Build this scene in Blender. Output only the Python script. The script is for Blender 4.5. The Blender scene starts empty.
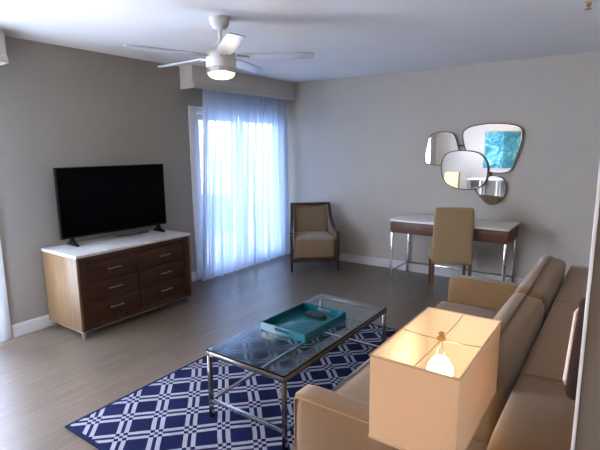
import bpy, bmesh, math, random
from mathutils import Vector, Matrix
random.seed(7)
PI = math.pi
scene = bpy.context.scene
col = scene.collection

# ---------------------------------------------------------------- colours and materials
def lin(c):
    return tuple(((v/255)/12.92 if v/255 <= 0.04045 else ((v/255+0.055)/1.055)**2.4) for v in c) + (1.0,)

class NT:
    """small helper to write node trees"""
    def __init__(s, name):
        s.m = bpy.data.materials.new(name); s.m.use_nodes = True
        s.t = s.m.node_tree; s.t.nodes.clear()
        s.out = s.t.nodes.new('ShaderNodeOutputMaterial')
    def n(s, kind, ins=None, **kw):
        nd = s.t.nodes.new('ShaderNode' + kind)
        for k, v in kw.items(): setattr(nd, k, v)
        for k, v in (ins or {}).items():
            if isinstance(v, bpy.types.NodeSocket): s.t.links.new(v, nd.inputs[k])
            else: nd.inputs[k].default_value = v
        return nd
    def math(s, op, a, b=0.0, c=None):
        ins = {0: a, 1: b}
        if c is not None: ins[2] = c
        return s.n('Math', ins, operation=op).outputs[0]
    def mix(s, f, a, b):
        nd = s.n('Mix', None, data_type='RGBA')
        for k, v in ((0, f), (6, a), (7, b)):
            if isinstance(v, bpy.types.NodeSocket): s.t.links.new(v, nd.inputs[k])
            else: nd.inputs[k].default_value = v
        return nd.outputs[2]
    def coord(s, scale=(1, 1, 1), rot=(0, 0, 0), kind='Object'):
        tc = s.n('TexCoord')
        return s.n('Mapping', {'Vector': tc.outputs[kind], 'Scale': scale, 'Rotation': rot}).outputs[0]
    def noise(s, vec, scale, detail=3.0, rough=0.55, dist=0.0):
        return s.n('TexNoise', {'Vector': vec, 'Scale': scale, 'Detail': detail, 'Roughness': rough, 'Distortion': dist}).outputs['Fac']
    def bump(s, h, strength=0.2, dist=0.002):
        return s.n('Bump', {'Height': h, 'Strength': strength, 'Distance': dist}).outputs[0]
    def finish(s, sh):
        s.t.links.new(sh, s.out.inputs['Surface']); return s.m

def paint(name, c, rough=0.6, var=0.03, scale=3.0, bump=0.05, spec=0.3):
    t = NT(name); v = t.coord()
    f = t.noise(v, scale); d = lin(tuple(x*(1-var) for x in c)); u = lin(tuple(min(255, x*(1+var)) for x in c))
    h = t.noise(v, 220.0, 2.0)
    return t.finish(t.n('BsdfPrincipled', {'Base Color': t.mix(f, d, u), 'Roughness': rough, 'Specular IOR Level': spec,
                                           'Normal': t.bump(h, bump, 0.001)}).outputs[0])

def metal(name, c=(200, 200, 202), rough=0.12):
    t = NT(name); v = t.coord(); f = t.noise(v, 40.0)
    r = t.math('MULTIPLY_ADD', f, 0.08, rough)
    return t.finish(t.n('BsdfPrincipled', {'Base Color': lin(c), 'Metallic': 1.0, 'Roughness': r}).outputs[0])

def wood(name, a, b, axis='z', rough=0.4, freq=1.0):
    t = NT(name)
    sc = {'x': (2, 26, 26), 'y': (26, 2, 26), 'z': (26, 26, 2)}[axis]
    v = t.coord(tuple(k*freq for k in sc)); f = t.noise(v, 1.6, 6.0, 0.6, 0.6)
    g = t.noise(t.coord(tuple(k*freq*4 for k in sc)), 2.0, 3.0)
    m = t.math('MULTIPLY_ADD', g, 0.3, t.math('MULTIPLY', f, 0.85))
    ramp = t.n('ValToRGB', {'Fac': m}); ramp.color_ramp.elements[0].position = 0.35; ramp.color_ramp.elements[1].position = 0.75
    ramp.color_ramp.elements[0].color = lin(a); ramp.color_ramp.elements[1].color = lin(b)
    return t.finish(t.n('BsdfPrincipled', {'Base Color': ramp.outputs[0], 'Roughness': rough, 'Specular IOR Level': 0.35,
                                           'Normal': t.bump(g, 0.08, 0.001)}).outputs[0])

def fabric(name, c, rough=0.9, weave=700.0, var=0.08, sheen=0.3):
    t = NT(name); v = t.coord()
    f = t.noise(v, 7.0, 4.0); w = t.noise(v, weave, 2.0)
    k = t.math('MULTIPLY_ADD', w, 0.5, t.math('MULTIPLY', f, 0.5))
    d = lin(tuple(x*(1-var) for x in c)); u = lin(tuple(min(255, x*(1+var)) for x in c))
    return t.finish(t.n('BsdfPrincipled', {'Base Color': t.mix(k, d, u), 'Roughness': rough, 'Specular IOR Level': 0.15,
                    'Sheen Weight': sheen, 'Sheen Roughness': 0.5, 'Normal': t.bump(w, 0.25, 0.001)}).outputs[0])

def glossy(name, c, rough=0.15, spec=0.5):
    t = NT(name); v = t.coord(); f = t.noise(v, 5.0)
    return t.finish(t.n('BsdfPrincipled', {'Base Color': t.mix(f, lin(c), lin(tuple(x*0.94 for x in c))), 'Roughness': rough, 'Specular IOR Level': spec}).outputs[0])

def emit(name, c, s):
    t = NT(name)
    return t.finish(t.n('Emission', {'Color': lin(c), 'Strength': s}).outputs[0])

M = {}
M['wall'] = paint('greige wall paint', (187, 179, 167), 0.75)
M['wall_left'] = paint('shaded greige wall paint', (152, 148, 140), 0.75)  # back wall's greige darkened, the wall's shade put into its colour
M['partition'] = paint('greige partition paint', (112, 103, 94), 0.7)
M['ceiling'] = paint('white ceiling paint', (224, 221, 218), 0.8, 0.02)
M['white'] = paint('white trim paint', (214, 214, 214), 0.4, 0.02)
M['box'] = paint('off white valance paint', (196, 193, 188), 0.5, 0.02)
M['fanwhite'] = paint('white fan enamel', (205, 203, 198), 0.35, 0.02)
M['blade'] = paint('silver white fan blade', (168, 170, 176), 0.35, 0.02)
M['chrome'] = metal('polished chrome')
M['nickel'] = metal('brushed nickel', (185, 182, 178), 0.3)
M['bronze'] = metal('dark bronze frame', (92, 84, 80), 0.4)
M['brass'] = metal('brass', (190, 150, 90), 0.3)
M['walnut'] = wood('dark walnut', (38, 23, 16), (72, 45, 32), 'y', 0.38)
M['walnutx'] = wood('dark walnut desk', (70, 44, 32), (112, 74, 54), 'x', 0.38)
M['oak'] = wood('honey oak side', (94, 70, 46), (126, 99, 68), 'z', 0.42, 0.6)
M['darkwood'] = wood('dark stained chair wood', (48, 31, 24), (82, 55, 42), 'z', 0.35)
M['legwood'] = wood('brown chair leg wood', (78, 54, 38), (112, 80, 58), 'z', 0.4)
M['tan'] = fabric('tan sofa suede', (118, 90, 58), 0.85, 500.0, 0.07, 0.25)
M['seam'] = fabric('dark tan seam piping', (120, 92, 66))
M['khaki'] = fabric('khaki upholstery', (152, 127, 92))
M['khaki2'] = fabric('taupe armchair fabric', (140, 122, 96))
M['cream'] = fabric('cream pillow cloth', (205, 184, 165))
M['darkcloth'] = fabric('dark brown pillow cloth', (52, 34, 28), sheen=0.0)
M['black'] = glossy('black plastic', (8, 8, 10), 0.35, 0.2)
M['screen'] = glossy('black television glass', (3, 3, 7), 0.2, 0.06)
M['cord'] = glossy('black cord', (20, 20, 22), 0.5)
M['teal'] = glossy('teal lacquer', (8, 84, 94), 0.22, 0.5)
M['blueseat'] = paint('blue sling fabric', (70, 120, 190), 0.7)
M['stucco'] = paint('tan exterior stucco', (214, 178, 140), 0.9, 0.05)
M['concrete'] = paint('pale balcony concrete', (215, 213, 208), 0.9, 0.05)
M['silverline'] = metal('satin silver edge strip', (196, 190, 180), 0.35)

def marble():
    t = NT('white marble top'); v = t.coord()
    f = t.noise(v, 4.0, 8.0, 0.65, 1.2)
    r = t.n('ValToRGB', {'Fac': f}); e = r.color_ramp.elements
    e[0].position = 0.35; e[0].color = lin((186, 187, 186)); e[1].position = 0.6; e[1].color = lin((202, 202, 200))
    return t.finish(t.n('BsdfPrincipled', {'Base Color': r.outputs[0], 'Roughness': 0.22, 'Specular IOR Level': 0.5}).outputs[0])
M['marble'] = marble()
M['whitestone'] = paint('warm white stone desk top', (232, 226, 218), 0.35, 0.03)

def floor_mat():
    t = NT('greyed oak plank floor')
    v = t.coord((1, 1, 1), (0, 0, PI/2))
    b = t.n('TexBrick', {'Vector': v, 'Color1': (0.25, 0.25, 0.25, 1), 'Color2': (0.8, 0.8, 0.8, 1), 'Mortar': (0, 0, 0, 1), 'Scale': 1.0,
                         'Mortar Size': 0.0016, 'Mortar Smooth': 0.3, 'Bias': 0.0, 'Brick Width': 1.25, 'Row Height': 0.16}, offset=0.37)
    tone = b.outputs['Color']
    g = t.noise(t.coord((46, 1.8, 1)), 1.5, 7.0, 0.68, 1.0)
    gc = t.n('MapRange', {0: g, 1: 0.34, 2: 0.66}).outputs[0]
    g2 = t.noise(t.coord((9, 0.9, 1)), 1.2, 3.0, 0.5, 0.5)
    base = t.mix(t.math('MULTIPLY_ADD', gc, 0.7, t.math('MULTIPLY', g2, 0.35)), lin((54, 45, 37)), lin((118, 105, 90)))
    sep = t.n('SeparateColor', {'Color': tone}).outputs[0]
    c2 = t.mix(t.math('MULTIPLY_ADD', sep, 0.7, -0.15), base, lin((122, 107, 92)))
    c3 = t.mix(t.math('MULTIPLY', b.outputs['Fac'], 0.55), c2, lin((70, 60, 54)))
    h = t.math('SUBTRACT', t.math('MULTIPLY', g, 0.3), b.outputs['Fac'])
    return t.finish(t.n('BsdfPrincipled', {'Base Color': c3, 'Roughness': t.math('MULTIPLY_ADD', g, 0.2, 0.24), 'Specular IOR Level': 0.5,
                                           'Normal': t.bump(h, 0.15, 0.001)}).outputs[0])
M['floor'] = floor_mat()

def rug_mat():
    # double lines crossing on the diagonal with a checker where they meet; origin at the rug's near left corner
    t = NT('navy lattice rug')
    tc = t.n('TexCoord').outputs['Object']
    s = t.n('SeparateXYZ', {0: tc})
    x, y = s.outputs[0], s.outputs[1]
    wob = t.math('MULTIPLY_ADD', t.noise(tc, 3.0), 0.02, -0.01)
    def band(a, b, off, period):
        u = t.math('MULTIPLY', t.math(a, b, y) if a == 'SUBTRACT' else t.math('ADD', b, y), 0.70711)
        u = t.math('ADD', t.math('ADD', u, wob), 40*period - off + period/2)
        d = t.math('ABSOLUTE', t.math('SUBTRACT', t.math('MODULO', u, period), period/2))
        return t.math('MULTIPLY', t.math('GREATER_THAN', d, 0.010), t.math('LESS_THAN', d, 0.034))
    A = band('SUBTRACT', x, -0.0245, 0.19); B = band('ADD', x, 0.3376, 0.185)
    w = t.math('SUBTRACT', t.math('ADD', A, B), t.math('MULTIPLY', t.math('MULTIPLY', A, B), 2.0))
    # plain border round the edge
    bx = t.math('MINIMUM', x, t.math('SUBTRACT', 1.5, x)); by = t.math('MINIMUM', y, t.math('SUBTRACT', 2.35, y))
    w = t.math('MULTIPLY', w, t.math('GREATER_THAN', t.math('MINIMUM', bx, by), 0.022))
    wv = t.n('TexChecker', {'Vector': tc, 'Scale': 150.0}).outputs['Fac']
    nz = t.noise(tc, 60.0)
    white = t.mix(t.math('MULTIPLY', wv, 0.55), lin((142, 141, 148)), lin((84, 86, 104)))
    navy = t.mix(nz, lin((5, 11, 38)), lin((12, 22, 62)))
    return t.finish(t.n('BsdfPrincipled', {'Base Color': t.mix(w, navy, white), 'Roughness': 0.95, 'Specular IOR Level': 0.1,
                                           'Normal': t.bump(t.math('ADD', wv, nz), 0.3, 0.002)}).outputs[0])
M['rug'] = rug_mat()
M['rugedge'] = fabric('navy rug binding', (26, 34, 80))

def glass(name, tint=(225, 240, 238), rough=0.0, trans=0.82):
    t = NT(name)
    fr = t.n('Fresnel', {'IOR': 1.5})
    tr = t.n('BsdfTransparent', {'Color': lin(tint)})
    gl = t.n('BsdfGlossy', {'Color': (1, 1, 1, 1), 'Roughness': rough})
    bf = t.math('SUBTRACT', 1.0, t.n('NewGeometry').outputs['Backfacing'])
    f = t.math('MULTIPLY', t.math('MULTIPLY_ADD', fr.outputs[0], 1.0 if trans > 0.9 else 1.7, 0.01), bf)
    return t.finish(t.n('MixShader', {0: f, 1: tr.outputs[0], 2: gl.outputs[0]}).outputs[0])
M['tableglass'] = glass('clear table glass', (206, 224, 222), 0.02, 0.8)
M['pane'] = glass('window glass', (238, 245, 248), 0.0, 0.95)
M['glassedge'] = glossy('dark green glass edge', (12, 22, 22), 0.15, 0.2)
M['frame'] = metal('darker polished steel', (150, 147, 144), 0.14)

def mirror_mat():
    t = NT('silver mirror'); v = t.coord(); f = t.noise(v, 2.0)
    return t.finish(t.n('BsdfPrincipled', {'Base Color': t.mix(f, (0.9, 0.92, 0.92, 1), (0.93, 0.94, 0.94, 1)), 'Metallic': 1.0, 'Roughness': 0.015}).outputs[0])
M['mirror'] = mirror_mat()

def sheer():
    t = NT('white sheer curtain'); v = t.coord()
    lw = t.n('LayerWeight', {'Blend': 0.35}).outputs['Facing']
    th = t.noise(t.coord((1, 400, 30)), 1.0, 2.0)
    cov = t.math('MULTIPLY_ADD', lw, 0.5, t.math('MULTIPLY_ADD', th, 0.10, 0.60))
    cov = t.math('MINIMUM', cov, 0.97)
    d = t.n('BsdfDiffuse', {'Color': lin((228, 232, 240))}); tl = t.n('BsdfTranslucent', {'Color': lin((226, 234, 250))})
    cl = t.n('MixShader', {0: 0.6, 1: d.outputs[0], 2: tl.outputs[0]})
    tr = t.n('BsdfTransparent')
    return t.finish(t.n('MixShader', {0: cov, 1: tr.outputs[0], 2: cl.outputs[0]}).outputs[0])
M['sheer'] = sheer()

def shade_mat():
    t = NT('cream linen lamp shade'); w = t.noise(t.coord((60, 60, 8)), 6.0, 3.0)
    c = t.mix(w, lin((233, 206, 168)), lin((243, 218, 182)))
    d = t.n('BsdfDiffuse', {'Color': c}); tl = t.n('BsdfTranslucent', {'Color': c})
    return t.finish(t.n('MixShader', {0: 0.45, 1: d.outputs[0], 2: tl.outputs[0]}).outputs[0])
M['shade'] = shade_mat()
def liner_mat():
    t = NT('white shade lining'); w = t.noise(t.coord((60, 60, 8)), 6.0, 3.0); c = t.mix(w, lin((244, 236, 222)), lin((250, 243, 230)))
    return t.finish(t.n('MixShader', {0: 0.30, 1: t.n('BsdfDiffuse', {'Color': c}).outputs[0], 2: t.n('BsdfTranslucent', {'Color': c}).outputs[0]}).outputs[0])
M['liner'] = liner_mat()
M['shadetrim'] = fabric('tan shade edge tape', (196, 160, 122))
M['bulb'] = emit('warm bulb glow', (255, 222, 170), 9.0)
M['fanglow'] = emit('frosted fan light glow', (255, 226, 178), 2.6)

def painting_mat():
    t = NT('abstract turquoise canvas'); v = t.coord()
    f = t.noise(v, 4.5, 8.0, 0.7, 1.6); g = t.noise(v, 11.0, 4.0, 0.6, 0.8)
    r = t.n('ValToRGB', {'Fac': f}); e = r.color_ramp.elements
    e[0].position = 0.3; e[0].color = lin((8, 66, 88)); e[1].position = 0.7; e[1].color = lin((214, 226, 196))
    x = e.new(0.45); x.color = lin((26, 124, 142)); x = e.new(0.56); x.color = lin((96, 172, 170))
    s = t.n('SeparateXYZ', {0: v})
    dark = t.math('LESS_THAN', t.math('ADD', s.outputs[0], t.math('MULTIPLY', g, 0.05)), -0.02)
    c = t.mix(t.math('MULTIPLY', dark, 0.0), r.outputs[0], lin((10, 60, 76)))
    right = t.math('GREATER_THAN', t.math('ADD', s.outputs[0], t.math('MULTIPLY', g, 0.05)), 0.06)
    c = t.mix(t.math('MULTIPLY', right, 0.6), c, lin((8, 74, 82)))
    return t.finish(t.n('BsdfPrincipled', {'Base Color': c, 'Roughness': 0.6}).outputs[0])
M['painting'] = painting_mat()

# ---------------------------------------------------------------- mesh helpers
def add_box(bm, lo, hi, bev=0.0, seg=2, mat=None):
    r = bmesh.ops.create_cube(bm, size=1.0); vs = r['verts']
    c = [(a+b)/2 for a, b in zip(lo, hi)]; s = [abs(b-a) for a, b in zip(lo, hi)]
    for v in vs: v.co = Vector((c[0]+v.co.x*s[0], c[1]+v.co.y*s[1], c[2]+v.co.z*s[2]))
    if bev > 0:
        es = list({e for v in vs for e in v.link_edges})
        r2 = bmesh.ops.bevel(bm, geom=es, offset=min(bev, min(s)*0.49), segments=seg, profile=0.5, affect='EDGES')
        vs = list({v for f in r2['faces'] for v in f.verts} | {v for v in vs if v.is_valid})
    if mat is not None:
        for v in vs:
            if v.is_valid: v.co = mat @ v.co
    return vs

def add_tube(bm, pts, r, n=10, r2=None, cap=True):
    pts = [Vector(p) for p in pts]; rings = []
    for i, p in enumerate(pts):
        d = (pts[min(i+1, len(pts)-1)] - pts[max(i-1, 0)]).normalized()
        a = d.cross(Vector((0, 0, 1)))
        if a.length < 1e-3: a = d.cross(Vector((0, 1, 0)))
        a.normalize(); b = d.cross(a).normalized()
        rr = r if r2 is None else r + (r2-r)*i/(len(pts)-1)
        rings.append([bm.verts.new(p + (a*math.cos(2*PI*k/n) + b*math.sin(2*PI*k/n))*rr) for k in range(n)])
    for i in range(len(rings)-1):
        for k in range(n): bm.faces.new((rings[i][k], rings[i][(k+1) % n], rings[i+1][(k+1) % n], rings[i+1][k]))
    if cap: bm.faces.new(rings[0][::-1]); bm.faces.new(rings[-1])

def add_lathe(bm, prof, n=32, c=(0, 0, 0)):
    rings = []
    for r, z in prof:
        if r < 1e-5: rings.append([bm.verts.new((c[0], c[1], c[2]+z))])
        else: rings.append([bm.verts.new((c[0]+r*math.cos(2*PI*k/n), c[1]+r*math.sin(2*PI*k/n), c[2]+z)) for k in range(n)])
    for a, b in zip(rings, rings[1:]):
        for k in range(n):
            q = [a[k % len(a)], a[(k+1) % len(a)], b[(k+1) % len(b)], b[k % len(b)]]
            q = [v for i, v in enumerate(q) if v not in q[:i]]
            if len(q) > 2: bm.faces.new(q)

def add_beam(bm, a, b, w, h, up=(0, 0, 1), w2=None, h2=None, bev=0.0):
    """tapered bar between two points; w across, h along 'up'"""
    a, b = Vector(a), Vector(b); d = (b-a).normalized(); up = Vector(up)
    s = d.cross(up).normalized(); u = s.cross(d).normalized()
    w2 = w if w2 is None else w2; h2 = h if h2 is None else h2
    A = [bm.verts.new(a + s*sx*w/2 + u*sz*h/2) for sx, sz in ((-1, -1), (1, -1), (1, 1), (-1, 1))]
    B = [bm.verts.new(b + s*sx*w2/2 + u*sz*h2/2) for sx, sz in ((-1, -1), (1, -1), (1, 1), (-1, 1))]
    fs = [bm.faces.new(A[::-1]), bm.faces.new(B)]
    for k in range(4): fs.append(bm.faces.new((A[k], A[(k+1) % 4], B[(k+1) % 4], B[k])))
    if bev > 0:
        es = list({e for f in fs for e in f.edges})
        bmesh.ops.bevel(bm, geom=es, offset=bev, segments=2, profile=0.5, affect='EDGES')

def add_prism(bm, outline, axis, lo, hi, bev=0.0):
    """outline of 2-D points extruded along axis ('x','y','z') from lo to hi"""
    def P(u, v, w): return {'x': (w, u, v), 'y': (u, w, v), 'z': (u, v, w)}[axis]
    A = [bm.verts.new(P(u, v, lo)) for u, v in outline]; B = [bm.verts.new(P(u, v, hi)) for u, v in outline]
    fs = [bm.faces.new(A[::-1]), bm.faces.new(B)]; n = len(A)
    for k in range(n): fs.append(bm.faces.new((A[k], A[(k+1) % n], B[(k+1) % n], B[k])))
    if bev > 0:
        es = list(set(fs[0].edges) | set(fs[1].edges))
        bmesh.ops.bevel(bm, geom=es, offset=bev, segments=2, profile=0.5, affect='EDGES')

def add_cushion(bm, lo, hi, r=0.05, puff=(0.02, 0.02, 0.02), cuts=10, mat=None):
    """soft rounded cushion: box grid projected to a rounded box, then puffed on its faces"""
    c = [(a+b)/2 for a, b in zip(lo, hi)]; h = [(b-a)/2 for a, b in zip(lo, hi)]
    t = bmesh.new(); bmesh.ops.create_cube(t, size=2.0)
    bmesh.ops.subdivide_edges(t, edges=t.edges[:], cuts=cuts, use_grid_fill=True)
    idx = {}
    for v in t.verts:
        p = Vector((v.co.x, v.co.y, v.co.z)); q = Vector((0, 0, 0)); inner = Vector((0, 0, 0))
        for k in range(3):
            # denser near the edges
            s = math.copysign(abs(p[k])**0.75, p[k]); q[k] = s*h[k]
            inner[k] = max(-(h[k]-r), min(h[k]-r, q[k]))
        d = q - inner
        if d.length > 1e-9: q = inner + d.normalized()*r
        for k in range(3):
            o = [j for j in range(3) if j != k]
            if abs(p[k]) > 0.999:
                q[k] += math.copysign(puff[k]*(1-p[o[0]]**2)*(1-p[o[1]]**2), p[k])
        q = Vector(c) + q
        if mat is not None: q = mat @ q
        idx[v] = bm.verts.new(q)
    for f in t.faces: bm.faces.new([idx[v] for v in f.verts])
    t.free()

def smooth_closed(pts, sub=5):
    out = []; n = len(pts)
    for i in range(n):
        p0, p1, p2, p3 = pts[i-1], pts[i], pts[(i+1) % n], pts[(i+2) % n]
        for k in range(sub):
            t = k/sub
            out.append(tuple(0.5*((2*b) + (-a+c)*t + (2*a-5*b+4*c-d)*t*t + (-a+3*b-3*c+d)*t**3) for a, b, c, d in zip(p0, p1, p2, p3)))
    return out

def obj(name, bm, mat, parent=None, loc=None, rot=None, smooth=None):
    bmesh.ops.recalc_face_normals(bm, faces=bm.faces[:])
    me = bpy.data.meshes.new(name); bm.to_mesh(me); bm.free()
    me.materials.append(M[mat] if isinstance(mat, str) else mat)
    o = bpy.data.objects.new(name, me); col.objects.link(o)
    if loc: o.location = loc
    if rot: o.rotation_euler = rot
    if parent: o.parent = parent
    if smooth is not None:
        for p in me.polygons: p.use_smooth = True
        if smooth < 179:
            bmm = bmesh.new(); bmm.from_mesh(me)
            for e in bmm.edges:
                if len(e.link_faces) == 2 and e.calc_face_angle(0) > math.radians(smooth): e.smooth = False
            bmm.to_mesh(me); bmm.free()
    return o

def tag(o, label=None, cat=None, group=None, kind=None):
    if label: o['label'] = label
    if cat: o['category'] = cat
    if group: o['group'] = group
    if kind: o['kind'] = kind
    return o

def thing(name, label, cat, loc=(0, 0, 0), rz=0.0, group=None):
    o = bpy.data.objects.new(name, None); col.objects.link(o); o.empty_display_size = 0.1
    o.location = loc; o.rotation_euler = (0, 0, rz)
    return tag(o, label, cat, group)

def copy_tree(o, parent=None):
    c = o.copy(); col.objects.link(c); c.parent = parent
    for ch in [x for x in bpy.data.objects if x.parent == o]: copy_tree(ch, c)
    return c

def boxobj(name, lo, hi, mat, parent=None, bev=0.0, seg=2):
    bm = bmesh.new(); add_box(bm, lo, hi, bev, seg); return obj(name, bm, mat, parent, smooth=40 if bev else None)

def struct(name, boxes, mat, parent=None, bev=0.0):
    bm = bmesh.new()
    for lo, hi in boxes: add_box(bm, lo, hi, bev)
    o = obj(name, bm, mat, parent, smooth=40 if bev else None)
    if parent is None: o['kind'] = 'structure'
    return o

# ---------------------------------------------------------------- the room
XR, YN, H = 4.45, -6.6, 2.44
W1, W2 = (-1.69, -0.12, 2.00), (-5.75, -3.93, 2.00)          # the two glazed openings in the left wall: y0, y1, top
struct('floor', [((-0.12, YN-0.1, -0.1), (XR+0.1, 0.1, 0))], 'floor')
struct('ceiling', [((-0.12, YN-0.1, H), (XR+0.1, 0.1, H+0.1))], 'ceiling')
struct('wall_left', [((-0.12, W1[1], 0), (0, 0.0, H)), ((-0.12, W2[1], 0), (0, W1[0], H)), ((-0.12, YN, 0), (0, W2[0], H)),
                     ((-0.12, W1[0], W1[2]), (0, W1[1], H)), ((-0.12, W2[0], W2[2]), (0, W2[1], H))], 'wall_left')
struct('wall_back', [((-0.12, 0, 0), (XR+0.1, 0.1, H))], 'wall')
struct('wall_front', [((-0.12, YN-0.1, 0), (XR+0.1, YN, H))], 'wall')
struct('wall_right', [((XR, YN, 0), (XR+0.1, 0, H))], 'wall')
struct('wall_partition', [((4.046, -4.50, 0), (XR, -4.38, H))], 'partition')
struct('partition_edge_highlight', [((4.0405, -4.504, 0), (4.046, -4.376, H))], 'white', bev=0.001)  # thin white strip standing in for light caught on the partition's edge

def baseboard(name, segs):
    bm = bmesh.new()
    for lo, hi, top in segs:
        add_box(bm, lo, hi, 0.0); add_box(bm, top[0], top[1], 0.002)
    o = obj(name, bm, 'white'); o['kind'] = 'structure'
baseboard('baseboard_left', [((0, -3.82, 0), (0.014, -1.80, 0.095), ((0, -3.82, 0.095), (0.009, -1.80, 0.112)))])
baseboard('baseboard_back', [((0.0, -0.014, 0), (XR, 0, 0.095), ((0.0, -0.009, 0.095), (XR, 0, 0.112)))])

def sliding_door(name, y0, y1, top, mids):
    """white sliding glass door set in the left wall"""
    o = struct(name, [((-0.10, y0, 0.0), (-0.02, y1, 0.035)), ((-0.10, y0, top-0.05), (-0.02, y1, top)),
                      ((-0.10, y0, 0.035), (-0.02, y0+0.05, top-0.05)), ((-0.10, y1-0.05, 0.035), (-0.02, y1, top-0.05))], 'white', bev=0.003)
    for i in range(len(mids)-1):
        a, b = mids[i], mids[i+1]; x = -0.045 if i % 2 else -0.078
        bm = bmesh.new()
        for lo, hi in (((x-0.014, a, 0.036), (x+0.014, a+0.06, top-0.051)), ((x-0.014, b-0.06, 0.036), (x+0.014, b, top-0.051)),
                       ((x-0.0135, a+0.06, 0.036), (x+0.0135, b-0.06, 0.12)), ((x-0.0135, a+0.06, top-0.115), (x+0.0135, b-0.06, top-0.051))):
            add_box(bm, lo, hi, 0.002)
        s = obj('door_sash', bm, 'white', o, smooth=40)
        boxobj('glass_pane', (x-0.003, a+0.061, 0.121), (x+0.003, b-0.061, top-0.116), 'pane', s)
        if i == 0: boxobj('door_handle', (x+0.015, b-0.045, 0.92), (x+0.035, b-0.02, 1.12), 'nickel', s, 0.004)
    return o
sliding_door('window_1', W1[0], W1[1], W1[2], [W1[0]+0.05, -0.90, W1[1]-0.05])
sliding_door('window_2', W2[0], W2[1], W2[2], [W2[0]+0.05, -4.84, W2[1]-0.05])
def casing(name, y0, y1, top, w=0.10):
    struct(name, [((0, y0-w, 0), (0.018, y0, top+w*0.3)), ((0, y1, 0), (0.018, min(y1+w, -0.016), top+w*0.3)), ((0, y0, top), (0.018, y1, top+w*0.3))], 'white', bev=0.002)
casing('trim_2', *W1); casing('trim_3', *W2)

# valance boxes above the two openings, open underneath
def valance(y0, y1, label, closed_far=False):
    t = thing('window_valance', label, 'valance', (0, (y0+y1)/2, 2.20)); L = (y1-y0)/2
    boxobj('front_board', (0.185, -L, 0.02), (0.20, L, 0.2385), 'box', t, 0.001)
    bm = bmesh.new(); add_prism(bm, [(0.20, 0.0), (0.225, 0.0), (0.225, 0.018), (0.214, 0.026), (0.212, 0.05), (0.20, 0.06)], 'y', -L, L)
    obj('bottom_molding', bm, 'box', t)
    for s in (-1, 1):
        a, b = (-L, -L+0.015) if s < 0 else (L-0.015, L)
        boxobj('end_board', (0.002, a, 0.0), (0.185, b, 0.2385), 'box', t)
    bm = bmesh.new(); add_box(bm, (0.09, -L+0.02, 0.215), (0.13, L-0.02, 0.2385), 0.002)
    obj('curtain_track', bm, 'white', t)
    return t
valance(-1.885, -0.015, 'off-white boxed valance on the ceiling above the sheer curtain near the armchair')
valance(-5.95, -3.71, 'off-white boxed valance whose end shows at the upper left edge of the photo')

def curtain(y0, y1, x, label, ytop=None, n=36, amp=0.028):
    y0t = ytop if ytop is not None else y0
    bm = bmesh.new(); cols_ = 520; rows = 22; rnd = random.Random(3)
    ph = [rnd.uniform(-0.5, 0.5) for _ in range(n+2)]; grid = []
    for j in range(rows+1):
        t = j/rows; z = 2.41 - (2.41-0.012)*t; row = []
        for i in range(cols_+1):
            s = i/cols_; a = s*n; k = int(a); f = a-k
            p = ph[k]*(1-f)+ph[k+1]*f
            am = amp*(0.55+0.6*t)*(0.75+0.5*math.sin(k*1.7+0.4)**2)
            yy = (y0t*(1-t)+y0*t)*(1-s) + y1*s + 0.006*math.sin(9*t+k)*t
            xx = x + am*math.sin(2*PI*a + p*2.2*t) + 0.012*math.sin(2*PI*a*0.31+t*2)
            row.append(bm.verts.new((xx, yy, z)))
        grid.append(row)
    for j in range(rows):
        for i in range(cols_): bm.faces.new((grid[j][i], grid[j][i+1], grid[j+1][i+1], grid[j+1][i]))
    me_o = obj('sheer_curtain', bm, 'sheer', smooth=180)
    return tag(me_o, label, 'curtain')
curtain(-1.81, -0.10, 0.12, 'white sheer curtain hanging to the floor between dresser and armchair', ytop=-1.66)
curtain(-5.8, -3.955, 0.12, 'white sheer curtain at the left edge, left of the wide dresser', n=38)

# ---------------------------------------------------------------- balcony outside
tag(boxobj('balcony_slab', (-1.75, -7.0, -0.16), (-0.125, 0.6, -0.02), 'concrete'), kind='structure')
tag(boxobj('balcony_soffit', (-1.75, -7.0, 2.30), (-0.125, 0.6, 2.44), 'concrete'), kind='structure')
t = thing('balcony_pier', 'tan stucco pier outside the sliding door, seen through the sheer curtain', 'wall', (-1.35, -0.36, -0.02))
boxobj('shaft', (-0.1, -0.07, 0), (0.1, 0.07, 2.315), 'stucco', t, 0.004)
boxobj('plinth', (-0.11, -0.08, 0), (0.11, 0.08, 0.12), 'concrete', t, 0.004)
t = thing('balcony_railing', 'white balcony railing outside the sliding door', 'railing', (-1.68, -3.2, -0.02))
boxobj('top_rail', (-0.03, -3.7, 1.03), (0.03, 3.0, 1.07), 'white', t, 0.004)
boxobj('bottom_rail', (-0.02, -3.7, 0.07), (0.02, 3.0, 0.10), 'white', t, 0.002)
for k in range(4): boxobj('post', (-0.02, -3.7+k*2.22, 0), (0.02, -3.66+k*2.22, 1.03), 'white', t)
bm = bmesh.new()
for k in range(57): add_box(bm, (-0.008, -3.56+k*0.116, 0.10), (0.008, -3.545+k*0.116, 1.03))
obj('baluster', bm, 'white', t)['kind'] = 'stuff'
t = thing('patio_chair', 'blue sling patio chair on the balcony behind the sheer curtain', 'chair', (-0.85, -0.55, -0.02), math.radians(-60))
bm = bmesh.new(); add_prism(bm, [(-0.26, 0.42), (-0.22, 0.38), (0.22, 0.36), (0.36, 0.92), (0.34, 0.93), (0.20, 0.40), (-0.20, 0.41)], 'y', -0.25, 0.25); obj('sling', bm, 'blueseat', t)
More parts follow.
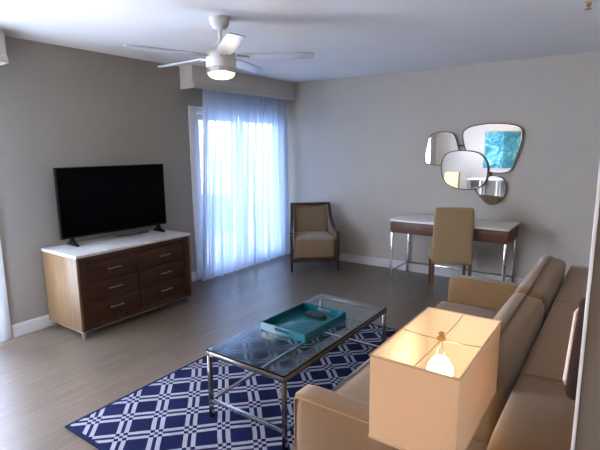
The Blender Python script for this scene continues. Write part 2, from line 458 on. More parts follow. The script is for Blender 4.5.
for s in (-1, 1):
    bm = bmesh.new(); add_tube(bm, [(-0.27, s*0.27, 0.015), (-0.24, s*0.27, 0.6), (0.25, s*0.27, 0.62)], 0.013)
    add_tube(bm, [(0.34, s*0.27, 0.015), (0.18, s*0.27, 0.36), (0.36, s*0.27, 0.93)], 0.013); add_tube(bm, [(-0.25, s*0.27, 0.38), (0.19, s*0.27, 0.36)], 0.012)
    obj('side_frame', bm, 'white', t, smooth=40)
t = thing('patio_table', 'low white round patio table beside the blue balcony chair', 'table', (-0.48, -1.12, -0.02))
bm = bmesh.new(); add_lathe(bm, [(0, 0.43), (0.21, 0.43), (0.22, 0.44), (0.22, 0.45), (0, 0.455)]); obj('table_top', bm, 'white', t, smooth=40)
for k in range(3):
    a = k*2*PI/3+0.3; bm = bmesh.new(); add_tube(bm, [(0.12*math.cos(a), 0.12*math.sin(a), 0.43), (0.18*math.cos(a), 0.18*math.sin(a), 0.0)], 0.012); obj('leg', bm, 'white', t, smooth=60)

# ---------------------------------------------------------------- dresser
dr = thing('dresser', 'wide dark wood dresser with honey side panel and white marble top under the television', 'dresser', (0.288, -2.930, 0.015))
DX, DY = 0.270, 0.590     # half depth, half width
boxobj('body', (-DX, -DY+0.022, 0.055), (DX-0.018, DY-0.022, 0.675), 'walnut', dr)
for s in (-1, 1):
    a, b = (-DY, -DY+0.021) if s < 0 else (DY-0.021, DY)
    boxobj('side_panel', (-DX, a, 0.055), (DX-0.001, b, 0.675), 'oak', dr, 0.001)['label'] = 'honey coloured side panel'
bm = bmesh.new(); fx = DX-0.018
for lo, hi in (((fx, -DY+0.0215, 0.055), (DX+0.002, -DY+0.075, 0.675)), ((fx, DY-0.075, 0.055), (DX+0.002, DY-0.0215, 0.675)),
               ((fx, -DY+0.075, 0.62), (DX+0.002, DY-0.075, 0.675)), ((fx, -DY+0.075, 0.062), (DX+0.002, DY-0.075, 0.11)), ((fx, -0.014, 0.11), (DX-0.002, 0.014, 0.62))):
    add_box(bm, lo, hi, 0.0015)
obj('front_frame', bm, 'walnut', dr, smooth=40)
boxobj('base_strip', (-DX, -DY-0.001, 0.047), (DX+0.004, DY+0.001, 0.0545), 'silverline', dr, 0.001)['label'] = 'thin silver strip along the bottom'
boxobj('marble_top', (-DX-0.004, -DY-0.008, 0.676), (DX+0.010, DY+0.008, 0.700), 'marble', dr, 0.003)['label'] = 'white marble top'
for c in (-1, 1):
    for r in range(3):
        y0, y1 = (-DY+0.078, -0.017) if c < 0 else (0.017, DY-0.078); z0 = 0.113+r*0.1695
        d = boxobj('drawer', (fx+0.001, y0, z0), (DX-0.004, y1, z0+0.1655), 'walnut', dr, 0.002)
        ym = (y0+y1)/2; bm = bmesh.new(); zm = z0+0.088
        add_box(bm, (DX+0.012, ym-0.065, zm-0.005), (DX+0.020, ym+0.065, zm+0.005), 0.002)
        for q in (-0.05, 0.05): add_box(bm, (DX-0.0045, ym+q-0.004, zm-0.004), (DX+0.013, ym+q+0.004, zm+0.004))
        obj('drawer_handle', bm, 'nickel', d, smooth=40)
for sx in (-1, 1):
    for sy in (-1, 1):
        bm = bmesh.new(); add_lathe(bm, [(0, -0.015), (0.019, -0.015), (0.021, -0.011), (0.021, 0.043), (0.023, 0.0465), (0, 0.0465)], 20, (sx*(DX-0.030), sy*(DY-0.030), 0))
        obj('leg', bm, 'nickel', dr, smooth=40)['label'] = 'short round metal leg'

# ---------------------------------------------------------------- television
tv = thing('television', 'black flat screen television standing on the marble dresser top', 'television', (0.168, -2.872, 0.7155), math.radians(-3.5))
TW, TB, TT = 0.535, 0.066, 0.689
bm = bmesh.new(); add_box(bm, (-0.03, -TW, TB), (0.010, TW, TT), 0.005); add_box(bm, (-0.062, -0.36, TB+0.05), (-0.029, 0.36, TB+0.36), 0.012); obj('casing', bm, 'black', tv, smooth=40)
boxobj('screen', (0.0102, -TW+0.009, TB+0.016), (0.0125, TW-0.009, TT-0.009), 'screen', tv)
boxobj('lower_bezel', (0.0102, -TW+0.004, TB+0.002), (0.0145, TW-0.004, TB+0.014), 'black', tv, 0.001)
for y in (-0.44, 0.44):
    bm = bmesh.new()
    add_prism(bm, [(-0.09, 0.0), (0.10, 0.0), (0.10, 0.010), (0.02, 0.045), (0.012, TB+0.02), (-0.015, TB+0.02), (-0.02, 0.045), (-0.09, 0.010)], 'y', y-0.011, y+0.011, 0.002)
    obj('foot', bm, 'black', tv, smooth=40)
bm = bmesh.new()
add_tube(bm, [(0.075, -2.55, 0.720), (0.11, -2.60, 0.720), (0.14, -2.64, 0.720), (0.165, -2.60, 0.720), (0.15, -2.53, 0.720), (0.11, -2.50, 0.720), (0.10, -2.55, 0.724), (0.13, -2.68, 0.720), (0.10, -2.78, 0.720), (0.08, -2.86, 0.720)], 0.004)
tag(obj('power_cord', bm, 'cord', smooth=60), 'short black cord coiled on the dresser top behind the television', 'cord')

# ---------------------------------------------------------------- ceiling fan
FZ = 2.187
fan = thing('ceiling_fan', 'white ceiling fan with silver blades and a lit round lamp', 'ceiling fan', (1.70, -2.968, H))
bm = bmesh.new(); add_lathe(bm, [(0, -0.001), (0.068, -0.001), (0.070, -0.012), (0.064, -0.045), (0.045, -0.068), (0.020, -0.080), (0, -0.080)], 32); obj('canopy', bm, 'fanwhite', fan, smooth=40)
bm = bmesh.new(); add_tube(bm, [(0, 0, -0.078), (0, 0, -0.20)], 0.0135, 16); add_lathe(bm, [(0, -0.150), (0.022, -0.152), (0.030, -0.185), (0.030, -0.2), (0, -0.2)], 24); obj('downrod', bm, 'fanwhite', fan, smooth=40)
bm = bmesh.new(); add_lathe(bm, [(0, -0.195), (0.060, -0.198), (0.090, -0.212), (0.102, -0.235), (0.103, -0.325), (0.100, -0.331), (0, -0.331)], 40); obj('motor_housing', bm, 'fanwhite', fan, smooth=40)
bm = bmesh.new(); add_lathe(bm, [(0, -0.332), (0.098, -0.332), (0.098, -0.338), (0.104, -0.340), (0.105, -0.362), (0.100, -0.366), (0.094, -0.3665), (0, -0.3665)], 40); obj('light_collar', bm, 'nickel', fan, smooth=40)
bm = bmesh.new(); add_lathe(bm, [(0.0, -0.3675), (0.093, -0.3675), (0.091, -0.378), (0.078, -0.392), (0.050, -0.403), (0.02, -0.407), (0, -0.4075)], 40); obj('light_dome', bm, 'fanglow', fan, smooth=60)['label'] = 'lit frosted light dome'
for k in range(5):
    a = math.radians(35 + 72*k)
    R = Matrix.Rotation(a, 4, 'Z')
    bm = bmesh.new()
    ol = [(0.12, -0.045), (0.20, -0.053), (0.50, -0.056), (0.635, -0.054), (0.65, -0.045), (0.652, 0.0), (0.65, 0.045), (0.635, 0.054), (0.50, 0.056), (0.20, 0.053), (0.12, 0.045)]
    add_prism(bm, ol, 'z', -0.004, 0.004, 0.0015)
    tw = Matrix.Translation((0, 0, FZ-H)) @ R @ Matrix.Rotation(math.radians(-8), 4, 'X')
    for v in bm.verts: v.co = tw @ v.co
    b = obj('blade', bm, 'blade', fan, smooth=40)
    bm = bmesh.new(); add_box(bm, (0.085, -0.018, -0.012), (0.20, 0.018, -0.0045), 0.002)
    for v in bm.verts: v.co = tw @ v.co
    obj('blade_bracket', bm, 'nickel', b, smooth=40)

# ceiling sprinkler
t = thing('fire_sprinkler', 'small copper sprinkler head in the ceiling at the top right corner', 'sprinkler', (3.80, -1.86, H))
bm = bmesh.new(); add_lathe(bm, [(0, -0.0005), (0.034, -0.0005), (0.036, -0.004), (0.022, -0.010), (0, -0.011)], 24); obj('escutcheon', bm, 'fanwhite', t, smooth=40)
bm = bmesh.new(); add_lathe(bm, [(0, -0.0112), (0.014, -0.0112), (0.014, -0.028), (0.006, -0.033), (0.006, -0.046), (0.020, -0.048), (0.020, -0.051), (0, -0.052)], 20); obj('sprinkler_head', bm, 'brass', t, smooth=40)

# ---------------------------------------------------------------- armchair
ax, ay = (0.747+1.209)/2, (-0.868-0.507)/2
arm = thing('armchair', 'taupe upholstered armchair with dark wood frame in the room corner', 'armchair', (ax, ay, 0), math.radians(40))
# local: +x to its left-hand viewer right, front at y=0 facing -y, depth to +y
HW = 0.315
def arm_profile():  # (y, z) outline of side panel seen from the side
    top = [(0.000, 0.485), (0.06, 0.487), (0.16, 0.495), (0.27, 0.53), (0.37, 0.59), (0.45, 0.67), (0.51, 0.765), (0.535, 0.80)]
    return top
for s in (-1, 1):
    tp = arm_profile(); low = [(0.60, 0.80), (0.62, 0.60), (0.60, 0.165), (0.03, 0.165)]
    bm = bmesh.new(); xo = s*HW
    pts = tp + low
    add_prism(bm, pts, 'x', min(xo, xo-s*0.045)+0.006, max(xo, xo-s*0.045)-0.006, 0.008)
    obj('arm_panel', bm, 'khaki2', arm, smooth=40)
    # wooden edge that sweeps from back top down to the front leg
    bm = bmesh.new(); path = tp
    for a, b in zip(path, path[1:]):
        add_beam(bm, (xo-s*0.022, a[0], a[1]+0.010), (xo-s*0.022, b[0]+0.002, b[1]+0.010), 0.046, 0.022)
    obj('arm_rail', bm, 'darkwood', arm)
    bm = bmesh.new(); add_beam(bm, (xo-s*0.020, 0.004, 0.0), (xo-s*0.020, 0.004, 0.480), 0.028, 0.034, (0, 1, 0), 0.040, 0.044, 0.003); obj('leg', bm, 'darkwood', arm, smooth=40)
    bm = bmesh.new(); add_beam(bm, (xo-s*0.024, 0.66, 0.0), (xo-s*0.024, 0.60, 0.22), 0.028, 0.032, (0, 1, 0), 0.040, 0.044, 0.003); obj('leg', bm, 'darkwood', arm, smooth=40)
bm = bmesh.new(); add_box(bm, (-HW+0.03, -0.01, 0.125), (HW-0.03, 0.022, 0.170), 0.003)
add_box(bm, (-HW+0.03, 0.57, 0.125), (HW-0.03, 0.60, 0.170), 0.003); 
for s in (-1, 1): add_box(bm, (s*(HW-0.022)-0.018, 0.02, 0.125), (s*(HW-0.022)+0.018, 0.58, 0.164), 0.003)
obj('seat_rail', bm, 'darkwood', arm, smooth=40)
bm = bmesh.new(); add_cushion(bm, (-HW+0.048, 0.0, 0.172), (HW-0.048, 0.53, 0.425), 0.025, (0, 0.006, 0.02)); obj('seat', bm, 'khaki2', arm, smooth=180)
mt = Matrix.Translation((0, 0.50, 0.37)) @ Matrix.Rotation(math.radians(-12), 4, 'X')
bm = bmesh.new(); add_cushion(bm, (-HW+0.050, -0.03, 0.0), (HW-0.050, 0.06, 0.42), 0.025, (0, 0.012, 0), mat=mt); obj('backrest', bm, 'khaki2', arm, smooth=180)
bm = bmesh.new(); add_box(bm, (-HW, 0.525, 0.788), (HW, 0.60, 0.816), 0.006); obj('top_rail', bm, 'darkwood', arm, smooth=40)
for part in [o for o in bpy.data.objects if o.parent == arm]:      # the chair narrows towards its back
    for v in part.data.vertices: v.co.x *= 1 - 0.15*max(0, min(1, v.co.y/0.55))

# ---------------------------------------------------------------- desk
dk = thing('writing_desk', 'walnut writing desk with white marble top and chrome legs against the back wall', 'desk', (2.56, -0.305, 0))
DL, DD = 0.636, 0.262
boxobj('marble_top', (-DL, -DD, 0.717), (DL, DD+0.02, 0.736), 'whitestone', dk, 0.002)['label'] = 'white marble top'
boxobj('apron', (-DL+0.006, -DD+0.022, 0.582), (DL-0.006, DD+0.014, 0.7165), 'walnutx', dk, 0.002)
for a, b in ((-DL+0.010, -0.007), (0.007, DL-0.010)):
    d = boxobj('drawer', (a, -DD+0.004, 0.586), (b, -DD+0.0215, 0.713), 'walnutx', dk, 0.002)
for sx in (-1, 1):
    for y in (-DD+0.022, DD-0.004):
        boxobj('leg', (sx*(DL-0.025)-0.012, y-0.012, 0.0), (sx*(DL-0.025)+0.012, y+0.012, 0.5815), 'chrome', dk, 0.002)
    boxobj('side_stretcher', (sx*(DL-0.025)-0.009, -DD+0.035, 0.118), (sx*(DL-0.025)+0.009, DD-0.017, 0.138), 'chrome', dk, 0.002)
boxobj('rear_stretcher', (-DL+0.038, DD-0.014, 0.119), (DL-0.038, DD+0.004, 0.137), 'chrome', dk, 0.002)

# ---------------------------------------------------------------- dining chairs (one at the desk, one seen in the mirror)
def parsons_chair(label, loc, rz):
    """origin at the rear left leg, back along +x, seat towards +y"""
    t = thing('dining_chair', label, 'chair', loc, rz)
    bm = bmesh.new(); add_cushion(bm, (-0.018, 0.045, 0.36), (0.418, 0.455, 0.475), 0.025, (0, 0.004, 0.012)); obj('seat', bm, 'khaki', t, smooth=180)
    bm = bmesh.new(); mt = Matrix.Translation((0.2, 0.03, 0.34)) @ Matrix.Rotation(math.radians(3.5), 4, 'X')
    for z0, z1 in ((0, 0.60),): add_cushion(bm, (-0.203, -0.042, z0), (0.203, 0.028, z1), 0.022, (0, 0.008, 0.004), mat=mt)
    for v in bm.verts:
        k = (v.co.z-0.34)/0.6; v.co.x = 0.2 + (v.co.x-0.2)*(1.0-0.05*k)
    obj('backrest', bm, 'khaki', t, smooth=180)
    for sx in (0.015, 0.385):
        bm = bmesh.new(); add_beam(bm, (sx, -0.018, 0), (sx, 0.02, 0.355), 0.026, 0.026, (0, 1, 0), 0.036, 0.038, 0.003); obj('leg', bm, 'legwood', t, smooth=40)
        bm = bmesh.new(); add_beam(bm, (sx, 0.43, 0), (sx, 0.42, 0.365), 0.026, 0.026, (0, 1, 0), 0.036, 0.036, 0.003); obj('leg', bm, 'legwood', t, smooth=40)
    return t
ch = parsons_chair('khaki upholstered chair with brown wood legs pulled up to the desk', (2.505, -0.775, 0), math.radians(23))
c2 = copy_tree(ch); c2['label'] = 'khaki chair reflected in the middle mirror, at the far end of the room'; c2.location = (0.45, -6.05, 0); c2.rotation_euler = (0, 0, math.radians(12))
ch['label'] = 'khaki upholstered chair with brown wood legs pulled up to the desk'

# ---------------------------------------------------------------- wall mirror of four linked panels
wm = thing('wall_mirror', 'cluster of four rounded mirrors in thin dark frames above the desk', 'mirror', (2.62, 0, 1.35))
OUT = {
 'A': [(2.122, 1.395), (2.145, 1.588), (2.182, 1.681), (2.266, 1.713), (2.389, 1.712), (2.453, 1.677), (2.499, 1.549), (2.521, 1.441), (2.477, 1.362), (2.319, 1.338), (2.17, 1.351)],
 'B': [(2.547, 1.677), (2.581, 1.742), (2.678, 1.778), (2.833, 1.793), (2.994, 1.785), (3.116, 1.757), (3.16, 1.701), (3.159, 1.598), (3.124, 1.444), (3.082, 1.315), (3.026, 1.271), (2.918, 1.262), (2.806, 1.287), (2.677, 1.372), (2.583, 1.524)],
 'C': [(2.331, 1.288), (2.341, 1.4), (2.392, 1.473), (2.503, 1.501), (2.655, 1.496), (2.763, 1.459), (2.827, 1.367), (2.843, 1.266), (2.821, 1.158), (2.752, 1.094), (2.619, 1.069), (2.475, 1.09), (2.375, 1.152)],
 'D': [(2.708, 1.088), (2.744, 1.177), (2.821, 1.215), (2.92, 1.227), (2.998, 1.202), (3.035, 1.125), (3.026, 1.025), (2.981, 0.948), (2.906, 0.91), (2.833, 0.934), (2.763, 1.007)]}
LBL = {'A': 'left mirror panel', 'B': 'large upper right mirror panel', 'C': 'middle mirror panel in front', 'D': 'small lower mirror panel'}
for k, pts in OUT.items():
    pts = smooth_closed([(x-2.62, z-1.35) for x, z in pts], 5)
    y = {'A': -0.022, 'B': -0.022, 'C': -0.052, 'D': -0.022}[k]
    bm = bmesh.new(); add_prism(bm, pts, 'y', y, y+0.010); p = obj('mirror_panel', bm, 'mirror', wm); p['label'] = LBL[k]
    cx = sum(q[0] for q in pts)/len(pts); cz = sum(q[1] for q in pts)/len(pts); n = len(pts)
    bm = bmesh.new(); rings = []
    for i in range(n):
        a, b = Vector(pts[i-1]), Vector(pts[(i+1) % n]); d = (b-a).normalized(); nrm = Vector((d.y, -d.x))
        if nrm.dot(Vector(pts[i])-Vector((cx, cz))) < 0: nrm = -nrm
        q = Vector(pts[i]); inn = q - nrm*0.003; ou = q + nrm*0.007
        rings.append([bm.verts.new((ou.x, y+0.014, ou.y)), bm.verts.new((ou.x, y-0.008, ou.y)), bm.verts.new((inn.x, y-0.008, inn.y)), bm.verts.new((inn.x, y-0.0002, inn.y)), bm.verts.new((q.x+nrm.x*0.0005, y-0.0002, q.y+nrm.y*0.0005)), bm.verts.new((q.x+nrm.x*0.0005, y+0.014, q.y+nrm.y*0.0005))])
    for i in range(n):
        for j in range(6): bm.faces.new((rings[i][j], rings[i][(j+1) % 6], rings[(i+1) % n][(j+1) % 6], rings[(i+1) % n][j]))
    obj('mirror_frame', bm, 'bronze', p, smooth=40)
bm = bmesh.new()
add_box(bm, (-0.30, -0.0115, 0.20), (0.24, -0.0005, 0.215)); add_box(bm, (-0.30, -0.0115, 0.02), (0.30, -0.0005, 0.035)); add_box(bm, (-0.02, -0.0115, -0.2), (0.0, -0.0005, 0.2)); add_box(bm, (0.24, -0.0115, -0.2), (0.26, -0.0005, 0.2)); add_box(bm, (-0.06, -0.041, 0.0), (0.06, -0.0115, 0.05))
obj('mounting_bar', bm, 'bronze', wm)
bm = bmesh.new(); add_tube(bm, [(-0.135, -0.018, 0.215), (-0.055, -0.018, 0.213)], 0.006, 8); obj('connector', bm, 'bronze', wm, smooth=60)

# painting on the wall behind the camera (seen in the mirror)
pt = thing('painting', 'turquoise abstract painting seen reflected in the large mirror', 'painting', (1.62, YN, 1.45))
boxobj('canvas', (-0.40, 0.002, -0.43), (0.40, 0.035, 0.43), 'painting', pt, 0.002)
bm = bmesh.new()
for lo, hi in (((-0.415, 0.001, -0.445), (-0.401, 0.042, 0.445)), ((0.401, 0.001, -0.445), (0.415, 0.042, 0.445)), ((-0.401, 0.001, 0.431), (0.401, 0.042, 0.445)), ((-0.401, 0.001, -0.445), (0.401, 0.042, -0.431))): add_box(bm, lo, hi, 0.001)
obj('picture_frame', bm, 'nickel', pt)
# low white console under it (seen in the small mirror)
cs = thing('console_table', 'white console table reflected in the smallest mirror', 'table', (1.45, YN+0.22, 0))
boxobj('table_top', (-0.55, -0.19, 0.74), (0.55, 0.19, 0.78), 'white', cs, 0.003); boxobj('shelf', (-0.52, -0.17, 0.20), (0.52, 0.17, 0.225), 'white', cs, 0.002)
for sx in (-1, -0.35, 0.35, 1):
    for sy in (-1, 1): boxobj('leg', (sx*0.52-0.02, sy*0.165-0.02, 0), (sx*0.52+0.02, sy*0.165+0.02, 0.7395), 'white', cs, 0.002)

# ---------------------------------------------------------------- rug
bm = bmesh.new(); add_box(bm, (0, 0, 0.0005), (1.5, 2.35, 0.011), 0.003)
rug = obj('area_rug', bm, 'rug', loc=(1.61, -4.23, 0), smooth=40)
tag(rug, 'navy rug with a white diagonal lattice under the glass coffee table', 'rug')

# ---------------------------------------------------------------- coffee table
RZ = 0.011
ct = thing('coffee_table', 'long glass topped coffee table with chrome frame standing on the navy rug', 'coffee table', (2.50, -3.095, RZ))
CW, CL = 0.278, 0.603
t0 = 0.43-RZ
boxobj('glass_top', (-CW, -CL, t0-0.010), (CW, CL, t0), 'tableglass', ct)
bm = bmesh.new()
for lo, hi in (((-CW-0.001, -CL-0.002, t0-0.0102), (-CW-0.0002, CL+0.002, t0-0.0002)), ((CW+0.0002, -CL-0.002, t0-0.0102), (CW+0.001, CL+0.002, t0-0.0002)),
               ((-CW, -CL-0.002, t0-0.0102), (CW, -CL-0.0002, t0-0.0002)), ((-CW, CL+0.0002, t0-0.0102), (CW, CL+0.002, t0-0.0002))): add_box(bm, lo, hi)
obj('glass_edge', bm, 'glassedge', ct)
zt = t0-0.0105; w = 0.022
bm = bmesh.new()
for lo, hi in (((-CW+w, -CL, zt-0.03), (CW-w, -CL+w, zt)), ((-CW+w, CL-w, zt-0.03), (CW-w, CL, zt)), ((-CW, -CL, zt-0.03), (-CW+w, CL, zt)), ((CW-w, -CL, zt-0.03), (CW, CL, zt))): add_box(bm, lo, hi, 0.0015)
obj('top_frame', bm, 'frame', ct, smooth=40)
for sx in (-1, 1):
    for sy in (-1, 1):
        x = sx*(CW-w/2); y = sy*(CL-w/2); boxobj('leg', (x-w/2, y-w/2, 0), (x+w/2, y+w/2, zt-0.0305), 'frame', ct, 0.0015)
zs = 0.105
for sx in (-1, 1): boxobj('long_stretcher', (sx*(CW-w/2)-0.009, -CL+w, zs-0.009), (sx*(CW-w/2)+0.009, CL-w, zs+0.009), 'chrome', ct, 0.0015)
for sy in (-1, 1): boxobj('short_stretcher', (-CW+w, sy*(CL-w/2)-0.009, zs-0.009), (CW-w, sy*(CL-w/2)+0.009, zs+0.009), 'chrome', ct, 0.0015)

# tray
ty = thing('serving_tray', 'teal lacquered tray with cut-out handles on the glass coffee table', 'tray', (2.476, -3.086, 0.4305), math.radians(-2))
A, B, TH, HH = 0.175, 0.2275, 0.009, 0.050
boxobj('tray_base', (-A, -B, 0.0), (A, B, 0.010), 'teal', ty, 0.001)
bm = bmesh.new()
for s in (-1, 1): add_box(bm, (s*A-(TH if s > 0 else 0), -B, 0.0102), (s*A+(TH if s < 0 else 0), B, HH), 0.001)
for s in (-1, 1):
    y0, y1 = (B-TH, B) if s > 0 else (-B, -B+TH)
    for lo, hi in (((-A+TH, y0, 0.0102), (A-TH, y1, 0.022)), ((-A+TH, y0, 0.022), (-0.055, y1, 0.041)), ((0.055, y0, 0.022), (A-TH, y1, 0.041)), ((-A+TH, y0, 0.041), (A-TH, y1, HH))): add_box(bm, lo, hi)
obj('tray_rim', bm, 'teal', ty)
rm = thing('remote_control', 'black television remote lying in the teal tray', 'remote', (2.478, -2.950, 0.4412), math.radians(-4))
bm = bmesh.new(); add_box(bm, (-0.076, -0.022, 0), (0.076, 0.022, 0.018), 0.005, 3); obj('remote_body', bm, 'black', rm, smooth=40)
for i in range(6):
    for j in (-1, 0, 1):
        bm = bmesh.new(); add_lathe(bm, [(0, 0.0181), (0.0045, 0.0181), (0.004, 0.0195), (0, 0.0195)], 10, (-0.06+i*0.02, j*0.012, 0)); obj('button', bm, 'cord', rm)

# ---------------------------------------------------------------- sofa
sf = thing('sofa', 'long tan sofa with two loose back cushions facing the glass coffee table', 'sofa', (3.6, -3.05, 0))
SY = 1.02                                 # half length
FX, BX0, BX1 = -0.50, 0.285, 0.56         # front, inner and outer faces of the back (local x)
for s in (-1, 1):
    bm = bmesh.new(); a, b = (-SY, -SY+0.115) if s < 0 else (SY-0.115, SY)
    add_cushion(bm, (FX, a, 0.06), (BX0-0.046, b, 0.62), 0.022, (0.004, 0.002, 0.004)); o = obj('arm', bm, 'tan', sf, smooth=180)
    bm = bmesh.new(); yy = -SY+0.004 if s < 0 else SY-0.004
    add_tube(bm, [(FX+0.012, yy, 0.10), (FX+0.010, yy, 0.59), (FX+0.02, yy, 0.606), (BX0-0.048, yy, 0.609)], 0.0035, 8); obj('arm_piping', bm, 'seam', o, smooth=60)
bm = bmesh.new(); add_cushion(bm, (BX0-0.045, -SY-0.2, 0.06), (BX1, SY, 0.80), 0.024, (0.0, 0.004, 0.008), 14); bk = obj('back_frame', bm, 'tan', sf, smooth=180)
bm = bmesh.new(); pts = [(BX0-0.044, 0.50), (BX0-0.043, 0.778), (BX0-0.025, 0.802), (BX0+0.13, 0.810), (BX1-0.035, 0.803), (BX1-0.003, 0.765), (BX1-0.003, 0.4)]
bm.free()
for yy in (-0.74, 0.15):
    bm = bmesh.new(); add_tube(bm, [(x, yy, z) for x, z in pts], 0.003, 8); obj('back_seam', bm, 'seam', bk, smooth=60)
boxobj('base', (FX+0.015, -SY+0.117, 0.08), (BX0-0.048, SY-0.117, 0.275), 'tan', sf, 0.01)
for s in (-1, 1):
    a, b = (-SY+0.119, -0.003) if s < 0 else (0.003, SY-0.119)
    bm = bmesh.new(); add_cushion(bm, (FX-0.04, a, 0.278), (0.10, b, 0.445), 0.03, (0.006, 0.002, 0.014), 12); o = obj('seat_cushion', bm, 'tan', sf, smooth=180)
    bm = bmesh.new(); add_tube(bm, [(FX-0.034, a+0.02, 0.44), (FX-0.034, b-0.02, 0.44)], 0.003, 8); obj('cushion_piping', bm, 'seam', o, smooth=60)
    # loose back cushion, leaning back
    mt = Matrix.Translation((0.02, 0, 0.452)) @ Matrix.Rotation(math.radians(7), 4, 'Y')
    bm = bmesh.new(); add_cushion(bm, (0.0, a, 0.0), (0.185, b, 0.425), 0.032, (0.014, 0.002, 0.010), 14, mat=mt)
    for v in bm.verts:      # thinner towards the top
        k = max(0, (v.co.z-0.45)/0.42); v.co.x += -0.025*k if v.co.x > 0.10+0.05*k else 0.02*k
    o = obj('back_cushion', bm, 'tan', sf, smooth=180)
for sx, sy in ((FX+0.05, -SY+0.06), (FX+0.05, SY-0.06), (BX1-0.05, -SY+0.06), (BX1-0.05, SY-0.06)):
    bm = bmesh.new(); add_beam(bm, (sx, sy, 0.0 if sx > 0 else 0.0), (sx, sy, 0.062), 0.035, 0.035, (0, 1, 0), 0.05, 0.05); obj('leg', bm, 'legwood', sf)

# pillow on the sofa back, half behind the partition
pl = thing('throw_pillow', 'cream edged dark pillow lying behind the sofa back next to the partition', 'pillow', (4.176, -3.92, 0.811), math.radians(8))
mt = Matrix.Translation((0, 0, 0.012)) @ Matrix.Rotation(math.radians(-6), 4, 'X') @ Matrix.Rotation(math.radians(4), 4, 'Y')
bm = bmesh.new(); add_cushion(bm, (-0.19, -0.022, 0.0), (0.17, 0.028, 0.30), 0.022, (0.0, 0.03, 0.0), 12, mat=mt); obj('dark_cover', bm, 'darkcloth', pl, smooth=180)
bm = bmesh.new()
cp = [(-0.17, 0.010), (-0.192, 0.05), (-0.192, 0.25), (-0.17, 0.295), (0.15, 0.295), (0.172, 0.26), (0.172, 0.04), (0.15, 0.010)]
pp = [mt @ Vector((x, 0.003, z)) for x, z in cp]; add_tube(bm, pp + [pp[0]], 0.007, 8); obj('cream_border', bm, 'cream', pl, smooth=60)

# ---------------------------------------------------------------- lamp on a side table at the sofa's near end
st = thing('side_table', 'small dark wood side table under the lit lamp', 'table', (3.655, -4.30, 0))
boxobj('table_top', (-0.10, -0.21, 0.53), (0.17, 0.21, 0.555), 'walnut', st, 0.003)
for sx in (-1, 1):
    for sy in (-1, 1): boxobj('leg', (0.035+sx*0.115-0.015, sy*0.18-0.015, 0), (0.035+sx*0.115+0.015, sy*0.18+0.015, 0.5295), 'walnut', st, 0.002)
boxobj('shelf', (-0.09, -0.19, 0.18), (0.16, 0.19, 0.198), 'walnut', st, 0.002)
LX0, LX1, LY0, LY1, LZ0, LZ1 = -0.103, 0.101, -0.192, 0.192, 0.868, 1.080
lx, ly = 3.733, -4.282
lp = thing('table_lamp', 'lit table lamp with a rectangular cream shade beside the sofa arm', 'lamp', (lx, ly, 0.5555)); z0 = 0.5555
bm = bmesh.new(); add_box(bm, (-0.07, -0.07, 0), (0.07, 0.07, 0.018), 0.003); obj('base', bm, 'nickel', lp, smooth=40)
bm = bmesh.new(); add_lathe(bm, [(0, 0.0185), (0.035, 0.0185), (0.022, 0.05), (0.016, 0.16), (0.020, 0.27), (0.018, 0.30), (0, 0.30)], 24); obj('stem', bm, 'nickel', lp, smooth=60)
bm = bmesh.new(); add_lathe(bm, [(0, 0.3005), (0.016, 0.3005), (0.018, 0.345), (0, 0.346)], 20); obj('socket', bm, 'brass', lp, smooth=40)
bm = bmesh.new(); zb = 0.347
add_lathe(bm, [(0, 0), (0.012, 0.0), (0.014, 0.02), (0.026, 0.045), (0.033, 0.074), (0.031, 0.098), (0.018, 0.119), (0, 0.124)], 24, (0, 0, zb)); obj('light_bulb', bm, 'bulb', lp, smooth=60)['label'] = 'glowing bulb'
a, b = LZ0-z0, LZ1-z0
bm = bmesh.new(); T = 0.0025
for lo, hi in (((LX0, LY0, a), (LX0+T, LY1, b)), ((LX1-T, LY0, a), (LX1, LY1, b)), ((LX0+T, LY0, a), (LX1-T, LY0+T, b)), ((LX0+T, LY1-T, a), (LX1-T, LY1, b))):
    # one sheet per side: a single outer face each, real thickness
    add_box(bm, lo, hi)
sh = obj('lamp_shade', bm, 'shade', lp)
bm = bmesh.new(); X0, X1, Y0, Y1 = LX0+T+0.0006, LX1-T-0.0006, LY0+T+0.0006, LY1-T-0.0006
q = [[bm.verts.new((x, y, z)) for x, y in ((X0, Y0), (X1, Y0), (X1, Y1), (X0, Y1))] for z in (a+0.001, b-0.001)]
for k in range(4): bm.faces.new((q[0][k], q[0][(k+1) % 4], q[1][(k+1) % 4], q[1][k]))
obj('shade_lining', bm, 'liner', sh)
for zz in (a, b-0.005):
    bm = bmesh.new(); e = 0.0012
    for lo, hi in (((LX0-e, LY0-e, zz), (LX0-0.0002, LY1+e, zz+0.006)), ((LX1+0.0002, LY0-e, zz), (LX1+e, LY1+e, zz+0.006)), ((LX0, LY0-e, zz), (LX1, LY0-0.0002, zz+0.006)), ((LX0, LY1+0.0002, zz), (LX1, LY1+e, zz+0.006))): add_box(bm, lo, hi)
    obj('edge_tape', bm, 'shadetrim', sh)
bm = bmesh.new(); zh = b-0.008
add_tube(bm, [(LX0+T, 0, b-0.004), (-0.05, 0, zh), (0, 0, zh), (0.05, 0, zh), (LX1-T, 0, b-0.004)], 0.0016, 6)
add_tube(bm, [(0, LY0+T, b-0.004), (0, -0.10, zh), (0, 0, zh), (0, 0.10, zh), (0, LY1-T, b-0.004)], 0.0016, 6)
obj('spider_frame', bm, 'nickel', sh, smooth=60)
bm = bmesh.new()
for s in (-1, 1): add_tube(bm, [(s*0.018, 0, 0.31), (s*0.036, 0, 0.37), (s*0.036, 0, 0.42), (s*0.012, 0, 0.475), (0, 0, zh-0.001)], 0.0016, 6)
obj('harp', bm, 'nickel', lp, smooth=60)
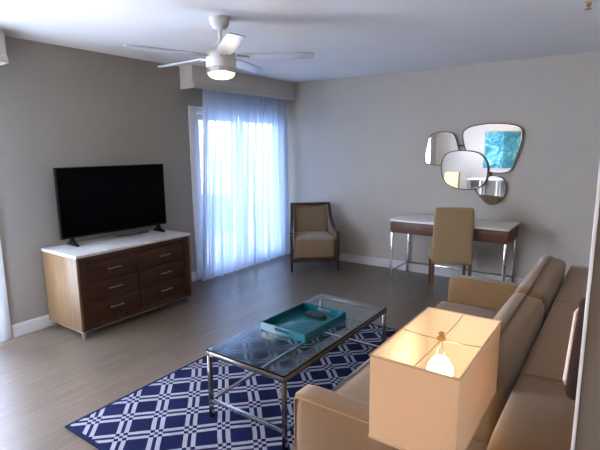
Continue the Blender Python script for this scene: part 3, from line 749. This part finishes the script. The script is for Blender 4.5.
bm = bmesh.new(); add_lathe(bm, [(0, zh), (0.011, zh), (0.011, zh+0.006), (0.006, zh+0.010), (0.008, zh+0.018), (0, zh+0.022)], 16); obj('finial', bm, 'brass', lp, smooth=40)

# ---------------------------------------------------------------- lights
def light(name, kind, loc, energy, color, rot=(0, 0, 0), **kw):
    d = bpy.data.lights.new(name, kind); d.energy = energy; d.color = lin(color)[:3]
    for k, v in kw.items(): setattr(d, k, v)
    o = bpy.data.objects.new(name, d); col.objects.link(o); o.location = loc; o.rotation_euler = rot
    return o
light('lamp_bulb_light', 'POINT', (lx, ly, z0+zb+0.075), 62.0, (255, 224, 180), shadow_soft_size=0.03)
light('fan_light', 'POINT', (1.70, -2.968, H-0.47), 3.0, (255, 214, 160), shadow_soft_size=0.08)
# daylight entering through the two glazed doors
pr = light('sky_portal', 'AREA', (-0.13, (W1[0]+W1[1])/2, 1.0), 1.0, (255, 255, 255), (0, -PI/2, 0), shape='RECTANGLE', size=1.98, size_y=1.57)
pr.data.cycles.is_portal = True
light('daylight_near_door', 'AREA', (-0.16, (W2[0]+W2[1])/2, 1.0), 375.0, (243, 242, 250), (0, -PI/2, math.radians(22)), shape='RECTANGLE', size=1.9, size_y=1.75)
# added unseen fill lights in the rear ceiling, built as recessed fixtures
for (x, y) in ((3.3, -5.9), (2.3, -5.9)):
    t = thing('fill_light', 'added round ceiling fill light, unseen in the rear half of the room', 'light', (x, y, H), 0, 'added rear fill lights')
    bm = bmesh.new(); add_lathe(bm, [(0.058, -0.0005), (0.085, -0.0005), (0.085, -0.006), (0.058, -0.010)], 24); obj('fill_light_ring', bm, 'fanwhite', t, smooth=40)
    bm = bmesh.new(); add_lathe(bm, [(0, -0.0005), (0.057, -0.0005), (0.057, -0.004), (0, -0.004)], 24); obj('lens', bm, emit('fill light glow', (255, 214, 170), 12.0), t)
    light('fill_light_beam', 'AREA', (x, y, H-0.02), 5.0, (255, 208, 160), shape='DISK', size=0.12)

w = bpy.data.worlds.new('sky'); scene.world = w; w.use_nodes = True; nt = w.node_tree; nt.nodes.clear()
out = nt.nodes.new('ShaderNodeOutputWorld'); bg = nt.nodes.new('ShaderNodeBackground')
tc = nt.nodes.new('ShaderNodeTexCoord'); sep = nt.nodes.new('ShaderNodeSeparateXYZ'); rp = nt.nodes.new('ShaderNodeValToRGB')
nt.links.new(tc.outputs['Generated'], sep.inputs[0]); mr = nt.nodes.new('ShaderNodeMapRange'); mr.inputs[1].default_value = -1.0; nt.links.new(sep.outputs[2], mr.inputs[0]); nt.links.new(mr.outputs[0], rp.inputs[0])
e = rp.color_ramp.elements; e[0].position = 0.0; e[0].color = lin((110, 130, 160)); e[1].position = 1.0; e[1].color = lin((120, 170, 245))
q = e.new(0.49); q.color = lin((130, 155, 190)); q = e.new(0.52); q.color = lin((222, 230, 248))
nt.links.new(rp.outputs[0], bg.inputs[0]); bg.inputs[1].default_value = 10.5; nt.links.new(bg.outputs[0], out.inputs[0])

# ---------------------------------------------------------------- camera
cd = bpy.data.cameras.new('camera'); cam = bpy.data.objects.new('camera', cd); col.objects.link(cam)
R_ = Vector((0.816797971156988, 0.5768578803940667, -0.00872124653319004)); U_ = Vector((-0.0896055976615375, 0.14178080273247945, 0.9858341852686244)); F_ = Vector((-0.569922723868374, 0.8044458899166547, -0.16749596715937642))
cam.matrix_world = Matrix(((R_.x, U_.x, -F_.x, 4.07413), (R_.y, U_.y, -F_.y, -5.37958), (R_.z, U_.z, -F_.z, 1.55559), (0, 0, 0, 1)))
cd.sensor_width = 36; cd.lens = 456.377/600*36; cd.clip_start = 0.05; cd.clip_end = 100
scene.camera = cam
vs = scene.view_settings; vs.view_transform = 'Standard'; vs.look = 'None'; vs.exposure = 0.82; vs.gamma = 1.0; vs.use_curve_mapping = False
